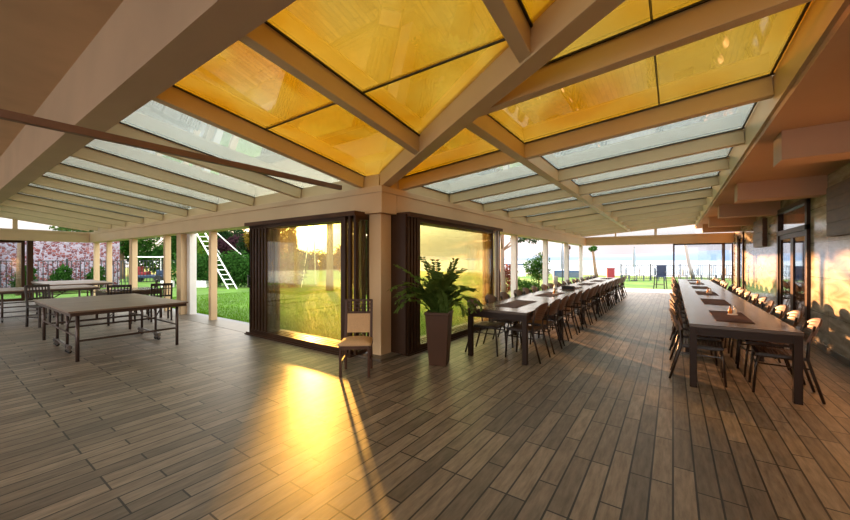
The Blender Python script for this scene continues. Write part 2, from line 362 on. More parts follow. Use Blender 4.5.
# ------------------------------------------------------------------ walls, ceiling, beams
# right wall with a glazed door opening (y 9.3 to 11.6) and a second opening (16.7 to 17.9)
def wall_x(name, x0, x1, y0, y1, z1, holes, m):
    mb = MB(); cur = y0
    for a, b_, zz in holes:
        mb.box(x0, cur, 0, x1, a, z1); mb.box(x0, a, zz, x1, b_, z1); cur = b_
    mb.box(x0, cur, 0, x1, y1, z1)
    return struct(mb.build(name, m))
wall_x('wall_right', XW, XW + .25, YR, YE, 3.1, [(9.3, 11.6, 2.66), (16.6, 17.9, 2.5)], 'travertine')
struct(MB().box(XE, YR - .2, 3.3, XW + .25, YR, 4).build('wall_rear', 'plaster'))
for k in range(9):
    x0 = XE + k * 2.44; struct(MB().box(x0 - .06, YR - .15, 0, x0 + .06, YR, 3.3).build('window_post', 'beige_paint'))  # open bays added behind the camera to let in fill light
struct(MB().box(-45, -40, -.3, 12, YR - .2, -.03).build('bounce_slab_rear', 'terrace'))  # unseen pale slab added to bounce light up to the ceilings
struct(MB().box(XW + .25, 8.6, 0, XW + 3.2, 8.8, 3).build('wall_inner_near', 'plaster'))
struct(MB().box(XW + .25, 18.3, 0, XW + 3.2, 18.5, 3).build('wall_inner_far', 'plaster'))
struct(MB().box(XW + 3.2, 8.6, 0, XW + 3.4, 18.5, 3).build('wall_inner_back', 'plaster'))
struct(MB().box(XW + .25, 8.8, -.1, XW + 3.2, 18.3, 0).build('floor_inner', 'floor'))
struct(MB().box(XW + .25, 8.8, 2.9, XW + 3.2, 18.3, 3.05).build('ceiling_inner', 'plaster'))
struct(MB().box(XW - .02, YR, 0, XW, 9.2, .09).build('baseboard_right', 'stone_sill'))
struct(MB().box(XW - .02, 11.7, 0, XW, 16.5, .09).build('baseboard_right_far', 'stone_sill'))
# soffit of the right wing + upper roof beam (gutter) with its upright face
struct(MB().box(XB + .14, 1.0, SOF, XW, YE + .3, SOF + .15).build('ceiling_right', 'plaster_soffit'))
struct(MB().box(XB, 1.03, SOF - .015, XB + .14, YE + .1, 3.33).build('roof_beam_upper_right', 'plaster_soffit'))
struct(MB().box(XB - .03, 1.3, SOF + .04, XB, YE + .1, 3.30).build('roof_fascia_right', 'beige_metal'))
# big beam of the left wing and the raised ceiling behind it
struct(MB().box(XE, 1.03, 3.06, XB, YB, CEIL + .05).build('roof_beam_upper_left', 'plaster'))
struct(MB().box(XE, YR, CEIL, XW, 1.03, CEIL + .15).build('ceiling_left', 'plaster_dark'))
struct(MB().box(XB, .9, SOF, XW, 1.03, CEIL).build('ceiling_bulkhead', 'plaster'))
struct(MB().box(XE - .2, YR, 2.6, XE, -2.2, CEIL).build('wall_left', 'plaster'))
# soffit beams standing out of the right wall
for i, y in enumerate((2.15, 5.28, 8.44, 11.5, 14.5, 17.4)):
    o = MB().box(.95, y, 2.57, XW, y + .38, SOF + .01).build('ceiling_beam', 'plaster_soffit'); struct(o)
# head beams over the glazing
def head(name, x0, y0, x1, y1):
    mb = MB().box(x0, y0, HB, x1, y1, HT)
    mb.box(x0 - .015, y0 - .015, HT - .09, x1 + .015, y1 + .015, HT + .01)
    return struct(mb.build(name, 'beige_paint', bevel=.008))
head('head_beam_left', XE, 4.0, -3.6, 4.36)
head('head_beam_right', -3.96, 4.365, -3.6, YE)
head('head_beam_end_left', XE - .16, -2.2, XE + .16, 3.98)
head('head_beam_end_right', -3.58, YE - .16, XW, YE + .16)
# corner column, window posts
cc = MB().box(-3.93, 4.07, .0, -3.68, 4.32, HB).build('column', 'beige_paint', bevel=.012); struct(cc)
struct(MB().box(-4.06, 3.9, 0, -3.52, 4.45, .03).build('column_plinth', 'stone_sill', bevel=.005))
for x, wd in ((-9.45, .13), (-12.3, .13), (-15.2, .30), (-17.9, .13), (-19.6, .2)):
    struct(MB().box(x - wd / 2, YG - .05, 0, x + wd / 2, YG + .10, HB).build('window_post', 'beige_paint', bevel=.006))
struct(MB().box(-11.3, YG - .1, 0, -11.02, YG + .2, HB).build('window_post', 'beige_paint', bevel=.006))
struct(MB().box(-11.02, YG + .05, 0, -10.84, YG + .22, HB).build('window_post', 'white_metal'))  # white box stands in for the lit side of the wide post
for y in (8.3, 10.0, 13.1, 16.2, 19.2):
    struct(MB().box(XG - .09, y - .075, 0, XG + .07, y + .075, HB).build('window_post', 'white_metal', bevel=.006))

# ------------------------------------------------------------------ glass roof
RD, RW = .20, .085       # rafter depth, width
def rafter(p, q, name='roof_rafter', wd=RW, dp=RD, m='beige_metal'):
    mb = MB().bar(p, q, wd, dp, top=True)
    p2, q2 = Vector(p), Vector(q)
    mb.bar(p2 + Vector((0, 0, -.006)), q2 + Vector((0, 0, -.006)), wd + .018, .022, top=True)
    return struct(mb.build(name, m, bevel=.004))
ysR = [2.97, 4.60] + [6.25 + 1.57 * i for i in range(9)]
ysR = [y for y in ysR if y < YE]
xsL = [-.85, -2.5, -4.15] + [-5.80 - 1.65 * i for i in range(9)]
xsL = [x for x in xsL if x > XE]
hipx = lambda y: HX + (HY - y) * KY / KX
for y in ysR:
    x0 = max(hipx(y) if y < HY else -3.72, -3.72)
    rafter((x0, y, zr(x0, y)), (XB - .03, y, zr(XB, y)))
for x in xsL:
    y0 = min(hipy(x) if x > HX else 4.12, 4.12)
    rafter((x, y0, zl(x, y0)), (x, YB, zl(x, YB)))
xe = hipx(YB)
rafter((HX - .05, HY + .03, Z0 - .01), (xe, YB, zl(0, YB) - .01), 'valley_rafter', .14, .26)
rafter((-1.65, 2.97, zr(-1.65, 0)), (-1.65, YE, zr(-1.65, 0)), 'roof_purlin', .11, .19)
# panes: polygons in plan, clipped by the valley line
def clip(poly, f):
    out = []
    for i, p in enumerate(poly):
        q = poly[(i + 1) % len(poly)]; a, b_ = f(p), f(q)
        if a >= 0: out.append(p)
        if (a >= 0) != (b_ >= 0):
            t_ = a / (a - b_); out.append((p[0] + (q[0] - p[0]) * t_, p[1] + (q[1] - p[1]) * t_))
    return out
side = lambda p: p[1] - hipy(p[0])           # >0: right wing slope
def area(p): return abs(sum(p[i][0] * p[(i + 1) % len(p)][1] - p[(i + 1) % len(p)][0] * p[i][1] for i in range(len(p)))) / 2
wcount = [0]
def pane(poly, zf, amber):
    if len(poly) < 3 or area(poly) < .01: return
    wcount[0] += 1
    c_ = (sum(p[0] for p in poly) / len(poly), sum(p[1] for p in poly) / len(poly))
    shr = []
    n = len(poly)
    a_ = sum(poly[i][0] * poly[(i + 1) % n][1] - poly[(i + 1) % n][0] * poly[i][1] for i in range(n))
    if a_ < 0: poly = poly[::-1]
    root = bpy.data.objects.new('window_%d' % wcount[0], None); C.objects.link(root); root['kind'] = 'structure'
    zb = lambda x, y: zf(x, y) + RD
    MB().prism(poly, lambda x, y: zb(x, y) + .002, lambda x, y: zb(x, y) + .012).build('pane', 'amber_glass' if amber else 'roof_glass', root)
    fr = MB()
    for i in range(n):
        p, q = Vector(poly[i]), Vector(poly[(i + 1) % n])
        if (q - p).length < .05: continue
        joint = (abs(p.x - q.x) < 1e-4 and abs(p.x + .12) < 1e-3) or (abs(p.y - q.y) < 1e-4 and abs(p.y - 2.44) < 1e-3)
        d = (q - p).normalized(); inn = Vector((-d.y, d.x)) * (.004 if joint else .055)
        p3 = Vector((p.x + inn.x, p.y + inn.y, 0)); q3 = Vector((q.x + inn.x, q.y + inn.y, 0))
        p3.z = zb(p3.x, p3.y) - .012; q3.z = zb(q3.x, q3.y) - .012
        fr.bar(p3, q3, .006 if joint else .018, .014)
    fr.build('gasket', 'gasket', root)
jl = [YB, 2.44, HY + .1]
ye = [1.0] + ysR + [YE + .1]
for i in range(len(ye) - 1):
    y0, y1 = ye[i], ye[i + 1]
    for x0, x1 in ((-3.8, -1.65), (-1.65, -.12), (-.12, XB)):
        if i > 1 and x0 == -1.65: x1 = XB
        elif i > 1 and x0 == -.12: continue
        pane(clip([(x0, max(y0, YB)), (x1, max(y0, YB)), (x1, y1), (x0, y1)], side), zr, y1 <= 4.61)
xe_ = [XB + .5] + xsL + [XE]
for i in range(len(xe_) - 1):
    x1, x0 = xe_[i], xe_[i + 1]
    if x0 >= -4.16:
        for y0, y1 in ((YB, 2.44), (2.44, HY + .1)):
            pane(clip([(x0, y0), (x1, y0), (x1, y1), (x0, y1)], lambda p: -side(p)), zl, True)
    else:
        pane([(x0, YB), (x1, YB), (x1, HY + .1), (x0, HY + .1)], zl, False)
# small upstand between head beam and glass
struct(MB().box(XE, 4.16, HT, -3.8, 4.3, Z0 + RD).build('roof_upstand_left', 'beige_metal'))
struct(MB().box(-3.9, 4.3, HT, -3.76, YE, Z0 + RD).build('roof_upstand_right', 'beige_metal'))
# horizontal tie bar under the left rafters
struct(MB().box(-4.56, -5.9, 2.665, -4.49, 4.02, 2.735).build('tie_beam', 'tie_brown', bevel=.004))
# gable glazing at the two far ends
def gable(nm, pts0, pts1, posts, axis):
    wcount[0] += 1
    root = bpy.data.objects.new('window_%d' % wcount[0], None); C.objects.link(root); root['kind'] = 'structure'
    return root
wcount[0] += 1
r_ = bpy.data.objects.new('window_%d' % wcount[0], None); C.objects.link(r_); struct(r_)
MB().add([(-3.7, YE, HT), (XB, YE, HT), (XB, YE, zr(XB, 0) + RD), (-3.7, YE, zr(-3.7, 0) + RD), (-3.7, YE + .02, HT), (XB, YE + .02, HT), (XB, YE + .02, zr(XB, 0) + RD), (-3.7, YE + .02, zr(-3.7, 0) + RD)],
         [(0, 1, 2, 3), (7, 6, 5, 4), (0, 4, 5, 1), (1, 5, 6, 2), (2, 6, 7, 3), (3, 7, 4, 0)]).build('pane', 'thin_glass', r_)
MB().box(-.7, YE - .04, HT, -.6, YE + .06, zr(-.6, 0) + .2).box(-2.3, YE - .04, HT, -2.24, YE + .06, zr(-2.3, 0) + .2).build('mullion', 'white_metal', r_)
wcount[0] += 1
r_ = bpy.data.objects.new('window_%d' % wcount[0], None); C.objects.link(r_); struct(r_)
MB().add([(XE, YB, HT), (XE, 4.2, HT), (XE, 4.2, zl(0, 4.2) + RD), (XE, YB, zl(0, YB) + RD), (XE - .02, YB, HT), (XE - .02, 4.2, HT), (XE - .02, 4.2, zl(0, 4.2) + RD), (XE - .02, YB, zl(0, YB) + RD)],
         [(0, 1, 2, 3), (7, 6, 5, 4), (0, 4, 5, 1), (1, 5, 6, 2), (2, 6, 7, 3), (3, 7, 4, 0)]).build('pane', 'thin_glass', r_)
MB().box(XE - .05, 1.95, HT, XE + .05, 2.07, zl(0, 2) + .2).build('mullion', 'beige_paint', r_)
struct(MB().box(XE - .1, -2.2, HT, XE + .1, 1.3, CEIL).build('wall_left_upper', 'plaster'))
# last rafters against the gables
rafter((XE + .05, 4.0, zl(0, 4.0)), (XE + .05, YB, zl(0, YB)))
rafter((-3.7, YE - .1, zr(-3.7, 0)), (XB, YE - .1, zr(XB, 0)))

# ------------------------------------------------------------------ glazed doors
dcount = [0]
def leaf(x0, y0, x1, y1, z0, z1, fw=.07, th=.04, gm='fold_glass', fm='door_frame', rails=False, handle=None):
    """one door leaf standing on the line (x0,y0)-(x1,y1)"""
    dcount[0] += 1
    root = bpy.data.objects.new('door_%d' % dcount[0], None); C.objects.link(root); struct(root)
    root.location = (x0, y0, 0); a = math.atan2(y1 - y0, x1 - x0); root.rotation_euler = (0, 0, a); Lg = math.hypot(x1 - x0, y1 - y0)
    mb = MB().box(0, -th / 2, z0, fw, th / 2, z1).box(Lg - fw, -th / 2, z0, Lg, th / 2, z1).box(fw, -th / 2, z0, Lg - fw, th / 2, z0 + fw).box(fw, -th / 2, z1 - fw, Lg - fw, th / 2, z1)
    if rails: mb.box(fw, -th / 2, 1.0, Lg - fw, th / 2, 1.05)
    mb.build('frame', fm, root)
    MB().box(fw, -.004, z0 + fw, Lg - fw, .004, z1 - fw).build('pane', gm, root)
    if handle is not None:
        MB().box(handle - .012, -th / 2 - .05, .95, handle + .012, -th / 2 - .03, 1.2).box(handle - .012, -th / 2 - .05, .97, handle + .012, -th / 2, .99).box(handle - .012, -th / 2 - .05, 1.16, handle + .012, -th / 2, 1.18).build('handle', 'tt_steel', root)
    return root
# sliding sets either side of the corner column (one leaf behind the other on their own tracks)
for i, y in enumerate((3.84, 3.92, 4.00, 4.08)):
    leaf(-7.0 + .12 * i, y, -4.24 + .07 * i, y, .05, 2.18, fw=.06, handle=.03 if i == 0 else None)
for i, x in enumerate((-3.42, -3.50, -3.58, -3.66)):
    leaf(x, 4.66 + .03 * i, x, 7.62 + .10 * i, .05, 2.18, fw=.06)
tr = MB()
for i in range(5): tr.box(-7.1, 3.80 + .08 * i, .004, -4.05, 3.81 + .08 * i, .05)
tr.box(-7.1, 3.77, .004, -4.05, 4.12, .02); struct(tr.build('door_track_left', 'door_frame'))
tr = MB()
for i in range(5): tr.box(-3.38 - .08 * i, 4.36, .004, -3.39 - .08 * i, 8.05, .05)
tr.box(-3.35, 4.36, .004, -3.74, 8.05, .02); struct(tr.build('door_track_right', 'door_frame'))
struct(MB().box(-7.12, 3.78, 2.18, -3.95, 4.12, 2.25).build('door_head_left', 'dark_wood'))
struct(MB().box(-3.74, 4.36, 2.18, -3.35, 8.05, 2.25).build('door_head_right', 'dark_wood'))
# parked leaves against the column
for k in range(3):
    leaf(-4.20 + .115 * k, 3.80, -4.20 + .115 * k, 4.14, .05, 2.18, fw=.05, th=.045)
for k in range(4):
    leaf(-3.72, 4.39 + .08 * k, -3.38, 4.39 + .08 * k, .05, 2.18, fw=.10, th=.045)
for k in range(6):
    leaf(-6.98 + .11 * k, 3.82, -6.98 + .11 * k, 4.12, .05, 2.18, fw=.08, th=.045)
struct(MB().box(-3.74, 4.33, .03, -3.40, 4.36, 2.22).build('door_jamb', 'door_frame'))
for k in range(4):
    leaf(-3.72, 7.72 + .07 * k, -3.38, 7.72 + .07 * k, .05, 2.18, fw=.045, th=.035, fm='white_metal' if k in (0, 2) else 'door_frame')
# far end of the right wing
leaf(.0, YE, 1.78, YE, .0, HB, fw=.06, gm='thin_glass'); leaf(1.68, YE + .06, XW, YE + .06, 0, HB, fw=.05, gm='thin_glass')
# far end of the left wing
leaf(XE, -.2, XE, 2.25, .0, HB, fw=.09, gm='thin_glass'); leaf(XE, -2.2, XE, -.2, .0, HB, fw=.09, gm='thin_glass')
struct(MB().box(XE - .1, 2.3, 0, XE + .1, 2.45, HB).build('window_post', 'door_frame'))
# glazed door in the right wall
dw = MB().box(XW - .05, 9.3, 0, XW + .1, 9.42, 2.66).box(XW - .05, 11.48, 0, XW + .1, 11.6, 2.66).box(XW - .05, 9.3, 2.56, XW + .1, 11.6, 2.66).box(XW - .05, 9.3, 2.06, XW + .1, 11.6, 2.16)
struct(dw.build('door_casing_right', 'door_frame', bevel=.005))
leaf(XW, 9.42, XW, 10.45, .0, 2.06, fw=.1, gm='thin_glass', handle=.96); leaf(XW, 10.45, XW, 11.48, .0, 2.06, fw=.1, gm='thin_glass')
wcount[0] += 1
struct(MB().box(XW, 9.42, 2.16, XW + .01, 11.48, 2.56).build('window_%d' % wcount[0], 'thin_glass'))
dw = MB().box(XW - .05, 16.6, 0, XW + .1, 16.7, 2.5).box(XW - .05, 17.8, 0, XW + .1, 17.9, 2.5).box(XW - .05, 16.6, 2.4, XW + .1, 17.9, 2.5)
struct(dw.build('door_casing_far', 'door_frame', bevel=.005))
leaf(XW, 16.7, XW, 17.8, 0, 2.4, fw=.1, gm='thin_glass')
# wood-clad wall boxes under the soffit
for y0, y1, lb in ((6.55, 8.1, 'brown wood-clad wall box at the right edge, nearest the camera'), (12.9, 14.2, 'brown wood-clad wall box on the stone wall beyond the glazed door')):
    o = MB().box(XW - .09, y0, 1.86, XW, y1, 2.62)
    for k in range(4): o.box(XW - .1, y0 + .02, 1.88 + .185 * k, XW - .09, y1 - .02, 2.045 + .185 * k)
    tag(o.build('wall_box', 'panel_wood', bevel=.004), lb, 'wall panel', 'wood-clad wall boxes')

# ------------------------------------------------------------------ dining tables, chairs
def make_table():
    t = empty('dining_table', '', 'table')
    W2, L2 = .475, .995
    MB().box(-W2, -L2, .71, W2, L2, .75).build('tabletop', 'table_top', t, bevel=.004)
    MB().box(-W2 + .01, -L2 + .01, .62, -W2 + .04, L2 - .01, .71).box(W2 - .04, -L2 + .01, .62, W2 - .01, L2 - .01, .71).box(-W2 + .04, -L2 + .01, .62, W2 - .04, -L2 + .04, .71).box(-W2 + .04, L2 - .04, .62, W2 - .04, L2 - .01, .71).build('apron', 'table_frame', t)
    for sx in (-1, 1):
        for sy in (-1, 1):
            cx, cy = sx * (W2 - .04), sy * (L2 - .04)
            MB().box(cx - .035, cy - .035, 0, cx + .035, cy + .035, .712).build('leg', 'table_frame', t, bevel=.004)
    return t
def make_chair():
    t = empty('dining_chair', '', 'chair')       # faces +Y
    s_ = MB()
    s_.box(-.215, -.20, .425, -.19, .22, .455).box(.19, -.20, .425, .215, .22, .455).box(-.19, .195, .425, .19, .22, .455).box(-.19, -.20, .425, .19, -.175, .455)
    s_.build('seat_frame', 'chair_metal', t, bevel=.004)
    s_ = MB()
    for k in range(12):
        y = -.172 + k * .0305; s_.box(-.192, y, .436, .192, y + .022, .460)
    s_.build('seat', 'chair_weave', t)
    for sx in (-1, 1):
        MB().tube([(sx * .205, .235, 0), (sx * .205, .215, .30), (sx * .205, .19, .43)], [.014, .015, .016], 8).build('leg', 'chair_metal', t, smooth=True)
    for sx in (-1, 1):
        MB().tube([(sx * .21, -.31, 0), (sx * .207, -.24, .25), (sx * .205, -.19, .44), (sx * .20, -.20, .6), (sx * .195, -.245, .80)], [.014, .015, .016, .014, .012], 8).build('leg', 'chair_metal', t, smooth=True)
    MB().tube([(-.205, .21, .33), (.205, .21, .33)], .009, 6).tube([(-.206, .21, .34), (-.206, -.225, .34)], .009, 6).tube([(.206, .21, .34), (.206, -.225, .34)], .009, 6).build('stretcher', 'chair_metal', t)
    # curved ribbed backrest
    b_ = MB(); nx, nz = 19, 17
    def pt(i, j, off):
        u = i / (nx - 1) * 2 - 1; v = j / (nz - 1)
        crown = .03 * (1 - u * u) if v > .5 else 0
        z_ = .60 + v * .235 + crown * (v - .5) * 2 - (.03 * u ** 4 if v > .5 else -.03 * u ** 4)
        y_ = -.185 - v * .085 - .05 * (1 - u * u) + off + (.004 if j % 2 else 0) * (1 if off > 0 else -1)
        return (u * .222, y_, z_)
    vs = [pt(i, j, .008) for j in range(nz) for i in range(nx)] + [pt(i, j, -.008) for j in range(nz) for i in range(nx)]
    K = nx * nz; fs = []
    for j in range(nz - 1):
        for i in range(nx - 1):
            a = j * nx + i; fs.append((a, a + nx, a + nx + 1, a + 1)); fs.append((K + a, K + a + 1, K + a + nx + 1, K + a + nx))
    for i in range(nx - 1):
        fs.append((i, i + 1, K + i + 1, K + i)); a = (nz - 1) * nx + i; fs.append((a, K + a, K + a + 1, a + 1))
    for j in range(nz - 1):
        a = j * nx; fs.append((a, K + a, K + a + nx, a + nx)); a = j * nx + nx - 1; fs.append((a, a + nx, K + a + nx, K + a))
    b_.add(vs, fs); b_.build('backrest', 'chair_weave', t, smooth=False)
    return t
tproto = make_table(); cproto = make_chair(); used = [0, 0]
rg = random.Random(11)
NU = 6
rows = [(-2.17, 4.93, 'left-hand'), (.632, 5.22, 'right-hand')]
for ri, (tx, ty, side_name) in enumerate(rows):
    for k in range(NU):
        t = tproto if not used[0] else copy_tree(tproto); used[0] = 1
        t.location = (tx, ty + 1.0 + 2.0 * k, 0)
        t['label'] = '%s dark brown dining table from the near end of the %s row' % (ORD[k], side_name)
        t['group'] = 'dark dining tables in the %s row' % side_name
    for sgn in (-1, 1):
        sn = {('left-hand', -1): 'window side', ('left-hand', 1): 'aisle side', ('right-hand', -1): 'aisle side', ('right-hand', 1): 'stone wall side'}[(side_name, sgn)]
        for k in range(18):
            c_ = cproto if not used[1] else copy_tree(cproto); used[1] = 1
            y = ty + .42 + .665 * k + rg.uniform(-.03, .03)
            off = (.33 if ri else .30) + rg.uniform(-.02, .03)
            c_.location = (tx + sgn * off, y, 0); c_.rotation_euler = (0, 0, (PI / 2 if sgn > 0 else -PI / 2) + rg.uniform(-.06, .06))
            c_['label'] = '%s brown ribbed dining chair from the near end, %s of the %s row' % (ORD[k], sn, side_name)
            c_['group'] = 'dining chairs on the %s of the %s row' % (sn, side_name)
# placemats: one across the middle of each table
first = None
for ri, (tx, ty, side_name) in enumerate(rows):
    for k in range(NU):
        if first is None:
            mb = MB().box(-.18, -.52, 0, .18, .52, .005)
            for i in range(39): mb.box(-.176, -.512 + i * .0265, .005, .176, -.499 + i * .0265, .008)
            first = mb.build('placemat', 'placemat'); o = first
        else:
            o = first.copy(); C.objects.link(o)
        o.location = (tx - .02, ty + .95 + 2.0 * k, .751)
        tag(o, 'brown woven table mat on the %s table from the near end, %s row' % (ORD[k], side_name), 'table mat', 'brown woven table mats')
# cruet on the first right table
def cruet(loc, label):
    t = empty('cruet_set', label, 'cruet', loc, group='cruet sets on the dining tables')
    MB().lathe([(.055, 0), (.058, .006), (.05, .012)], 16).build('tray', 'ceramic', t, smooth=True)
    for dx, m in ((-.024, 'sauce'), (.024, 'ceramic')):
        b_ = MB().lathe([(.02, .012), (.022, .05), (.018, .07), (.009, .085), (.009, .10)], 12, (dx, 0, 0)).build('bottle', m, t, smooth=True)
        MB().lathe([(.010, .10), (.011, .115), (.006, .122)], 10, (dx, 0, 0)).build('cap', 'tt_steel', b_, smooth=True)
    return t
cruet((.66, 6.32, .76), 'small glass cruet pair on the nearest right-hand table')
cruet((.66, 10.1, .76), 'small glass cruet pair on the third right-hand table')
cruet((.66, 14.1, .76), 'small glass cruet pair on the fifth right-hand table')
cruet((-2.1, 7.95, .76), 'small glass cruet pair on the second left-hand table')
o = MB().lathe([(.05, 0), (.055, .02), (.03, .06), (.03, .12), (.06, .14), (.06, .30), (.05, .33)], 14).build('table_lantern', 'white_paint', smooth=True, loc=(-2.52, 9.55, .75))
tag(o, 'white lantern standing on the left-hand dining row near the windows', 'lantern')
mb = MB().box(-.14, -.09, 0, .14, .09, .015).box(-.14, -.09, .015, -.13, .09, .08).box(.13, -.09, .015, .14, .09, .08).box(-.13, -.09, .015, .13, -.08, .08).box(-.13, .08, .015, .13, .09, .08)
tag(mb.build('serving_box', 'rubber', loc=(-2.2, 9.55, .75)), 'open black serving box beside the white lantern on the left-hand row', 'box')

# ------------------------------------------------------------------ table tennis tables
def caster(parent, x, y):
    h = MB().box(x - .012, y - .03, .07, x + .012, y + .03, .12).box(x - .02, y - .012, .03, x - .015, y + .012, .09).box(x + .015, y - .012, .03, x + .02, y + .012, .09).build('caster', 'tt_steel', parent)
    MB().tube([(x - .012, y, .029), (x + .012, y, .029)], .028, 12).build('wheel', 'rubber', h, smooth=True)
def make_tt():
    t = empty('table_tennis_table', '', 'table tennis table')    # long axis X
    for sx in (-1, 1):
        x0, x1 = (.004, 1.37) if sx > 0 else (-1.37, -.004)
        MB().box(x0, -.7625, .735, x1, .7625, .76).build('tabletop', 'tt_top', t, bevel=.004)
        MB().box(x0 + .02, -.74, .685, x0 + .05, .74, .735).box(x1 - .05, -.74, .685, x1 - .02, .74, .735).box(x0 + .05, -.74, .685, x1 - .05, -.71, .735).box(x0 + .05, .71, .685, x1 - .05, .74, .735).build('apron', 'tt_frame', t)
        for sy in (-1, 1):
            MB().tube([(sx * 1.22, sy * .64, 0), (sx * 1.22, sy * .64, .70)], .024, 10).build('leg', 'tt_frame', t, smooth=True)
            MB().tube([(sx * .36, sy * .60, .11), (sx * .36, sy * .60, .70)], .02, 10).build('leg', 'tt_frame', t, smooth=True)
            MB().tube([(sx * .36, sy * .60, .42), (sx * .75, sy * .60, .70)], .012, 8).build('brace', 'tt_frame', t)
            caster(t, sx * .36, sy * .60)
            caster(t, sx * .50, sy * .60)
        MB().tube([(sx * 1.22, -.64, .30), (sx * 1.22, .64, .30)], .016, 8).build('stretcher', 'tt_frame', t)
        MB().tube([(sx * .36, -.60, .40), (sx * .36, .60, .40)], .016, 8).build('stretcher', 'tt_frame', t)
    for sy in (-1, 1):
        MB().bar((-.52, sy * .60, .12), (.52, sy * .60, .12), .03, .03).build('base_rail', 'tt_steel', t)
        MB().tube([(-1.22, sy * .64, .36), (1.22, sy * .64, .36)], .014, 8).build('stretcher', 'tt_frame', t)
    return t
tt = make_tt(); tt.location = (-8.42, 1.98, 0)
tt['label'] = 'brown table tennis table nearest the camera, on wheels at left'; tt['group'] = 'table tennis tables'
o = copy_tree(tt); o.location = (-13.75, 1.5, 0); o.rotation_euler = (0, 0, R(90)); o['label'] = 'table tennis table at the left edge of the photo, behind the nearest one'
o = copy_tree(tt); o.location = (-16.6, 2.95, 0); o['label'] = 'farthest table tennis table, close to the stone wall end window'
tb = copy_tree(tproto); tb.name = 'dining_table'; tb.location = (-11.45, 3.1, 0); tb.scale = (1.1, .55, 1); tb['label'] = 'small dark table standing between the table tennis tables and the window'
del tb['group']
def slat_chair(name, loc, rz, label):
    t = empty(name, label, 'chair', loc, rz, 'dark slat-back chairs among the table tennis tables')
    MB().box(-.22, -.2, .43, .22, .22, .46).build('seat', 'black_wood', t, bevel=.006)
    for sx in (-1, 1):
        MB().bar((sx * .2, .2, 0), (sx * .2, .2, .43), .035, .035).build('leg', 'black_wood', t)
        MB().bar((sx * .2, -.22, 0), (sx * .2, -.2, .45), .035, .035).bar((sx * .2, -.2, .45), (sx * .2, -.27, .92), .035, .03).build('leg', 'black_wood', t)
    b_ = MB().bar((-.21, -.265, .90), (.21, -.265, .90), .025, .06).bar((-.2, -.225, .62), (.2, -.225, .62), .022, .04).bar((-.2, -.25, .80), (.2, -.25, .80), .015, .02)
    for k in range(6): b_.bar((-.14 + .056 * k, -.225, .62), (-.14 + .056 * k, -.262, .89), .02, .012)
    b_.build('backrest', 'black_wood', t)
    MB().bar((-.2, .2, .22), (-.2, -.21, .22), .02, .025).bar((.2, .2, .22), (.2, -.21, .22), .02, .025).build('stretcher', 'black_wood', t)
    return t
slat_chair('wooden_chair', (-11.75, 1.65, 0), R(-70), 'dark slat-back chair between the two table tennis tables at left')
slat_chair('wooden_chair', (-12.5, 3.75, 0), R(165), 'dark slat-back chair at the far side of the small dark table')
slat_chair('wooden_chair', (-10.5, 3.45, 0), R(80), 'dark slat-back chair at the window end of the small dark table')
slat_chair('wooden_chair', (-10.65, 2.75, 0), R(65), 'dark slat-back chair behind the nearest table tennis table')

# ------------------------------------------------------------------ chair beside the column
t = empty('side_chair', 'walnut chair with beige padded seat and lattice back by the column', 'chair', (-3.43, 3.32, 0), R(180 + 38)); t.scale = (.94, .94, .95)
cu = MB(); 
nseg = 10
vs, fs = [], []
for j in range(nseg + 1):
    for i in range(nseg + 1):
        u = i / nseg * 2 - 1; v = j / nseg * 2 - 1; wd = .225 - .02 * (1 - v) / 2
        vs.append((u * wd, v * .215, .455 + .045 * (1 - u ** 4) * (1 - v ** 4)))
K = len(vs); vs += [(x, y, .43) for x, y, z in vs]
n1 = nseg + 1
for j in range(nseg):
    for i in range(nseg):
        a = j * n1 + i; fs += [(a, a + 1, a + n1 + 1, a + n1), (K + a, K + a + n1, K + a + n1 + 1, K + a + 1)]
for i in range(nseg):
    fs += [(i, K + i, K + i + 1, i + 1), (nseg * n1 + i, nseg * n1 + i + 1, K + nseg * n1 + i + 1, K + nseg * n1 + i), (i * n1, (i + 1) * n1, K + (i + 1) * n1, K + i * n1), (i * n1 + nseg, K + i * n1 + nseg, K + (i + 1) * n1 + nseg, (i + 1) * n1 + nseg)]
cu.add(vs, fs).build('seat_cushion', 'beige_fabric', t, smooth=True)
MB().box(-.21, -.2, .38, -.19, .2, .43).box(.19, -.2, .38, .21, .2, .43).box(-.19, .18, .38, .19, .2, .43).box(-.19, -.2, .38, .19, -.18, .43).build('seat_rail', 'walnut', t)
for sx in (-1, 1):
    MB().bar((sx * .19, .185, 0), (sx * .19, .185, .41), .034, .034).build('leg', 'walnut', t, bevel=.004)
    MB().bar((sx * .185, -.22, 0), (sx * .185, -.195, .44), .034, .034).bar((sx * .185, -.195, .44), (sx * .185, -.27, 1.0), .034, .03).build('leg', 'walnut', t, bevel=.004)
MB().bar((-.165, -.213, .56), (.165, -.213, .56), .03, .02).bar((-.165, -.213, .57), (-.165, -.247, .80), .01, .01).add(
    [(-.165, -.195, .53), (.165, -.195, .53), (.165, -.232, .80), (-.165, -.232, .80), (-.165, -.225, .53), (.165, -.225, .53), (.165, -.262, .80), (-.165, -.262, .80)],
    [(0, 1, 2, 3), (7, 6, 5, 4), (0, 4, 5, 1), (1, 5, 6, 2), (2, 6, 7, 3), (3, 7, 4, 0)]).build('back_pad', 'beige_fabric', t, bevel=.006)
la = MB().bar((-.19, -.245, .815), (.19, -.245, .815), .022, .03).bar((-.19, -.268, .99), (.19, -.268, .99), .022, .03)
for k in range(1, 3): la.bar((-.18, -.247 - .007 * k, .82 + .057 * k), (.18, -.247 - .007 * k, .82 + .057 * k), .012, .014)
for k in range(1, 6): la.bar((-.185 + .062 * k, -.246, .82), (-.185 + .062 * k, -.266, .98), .012, .012)
la.build('back_lattice', 'walnut', t)
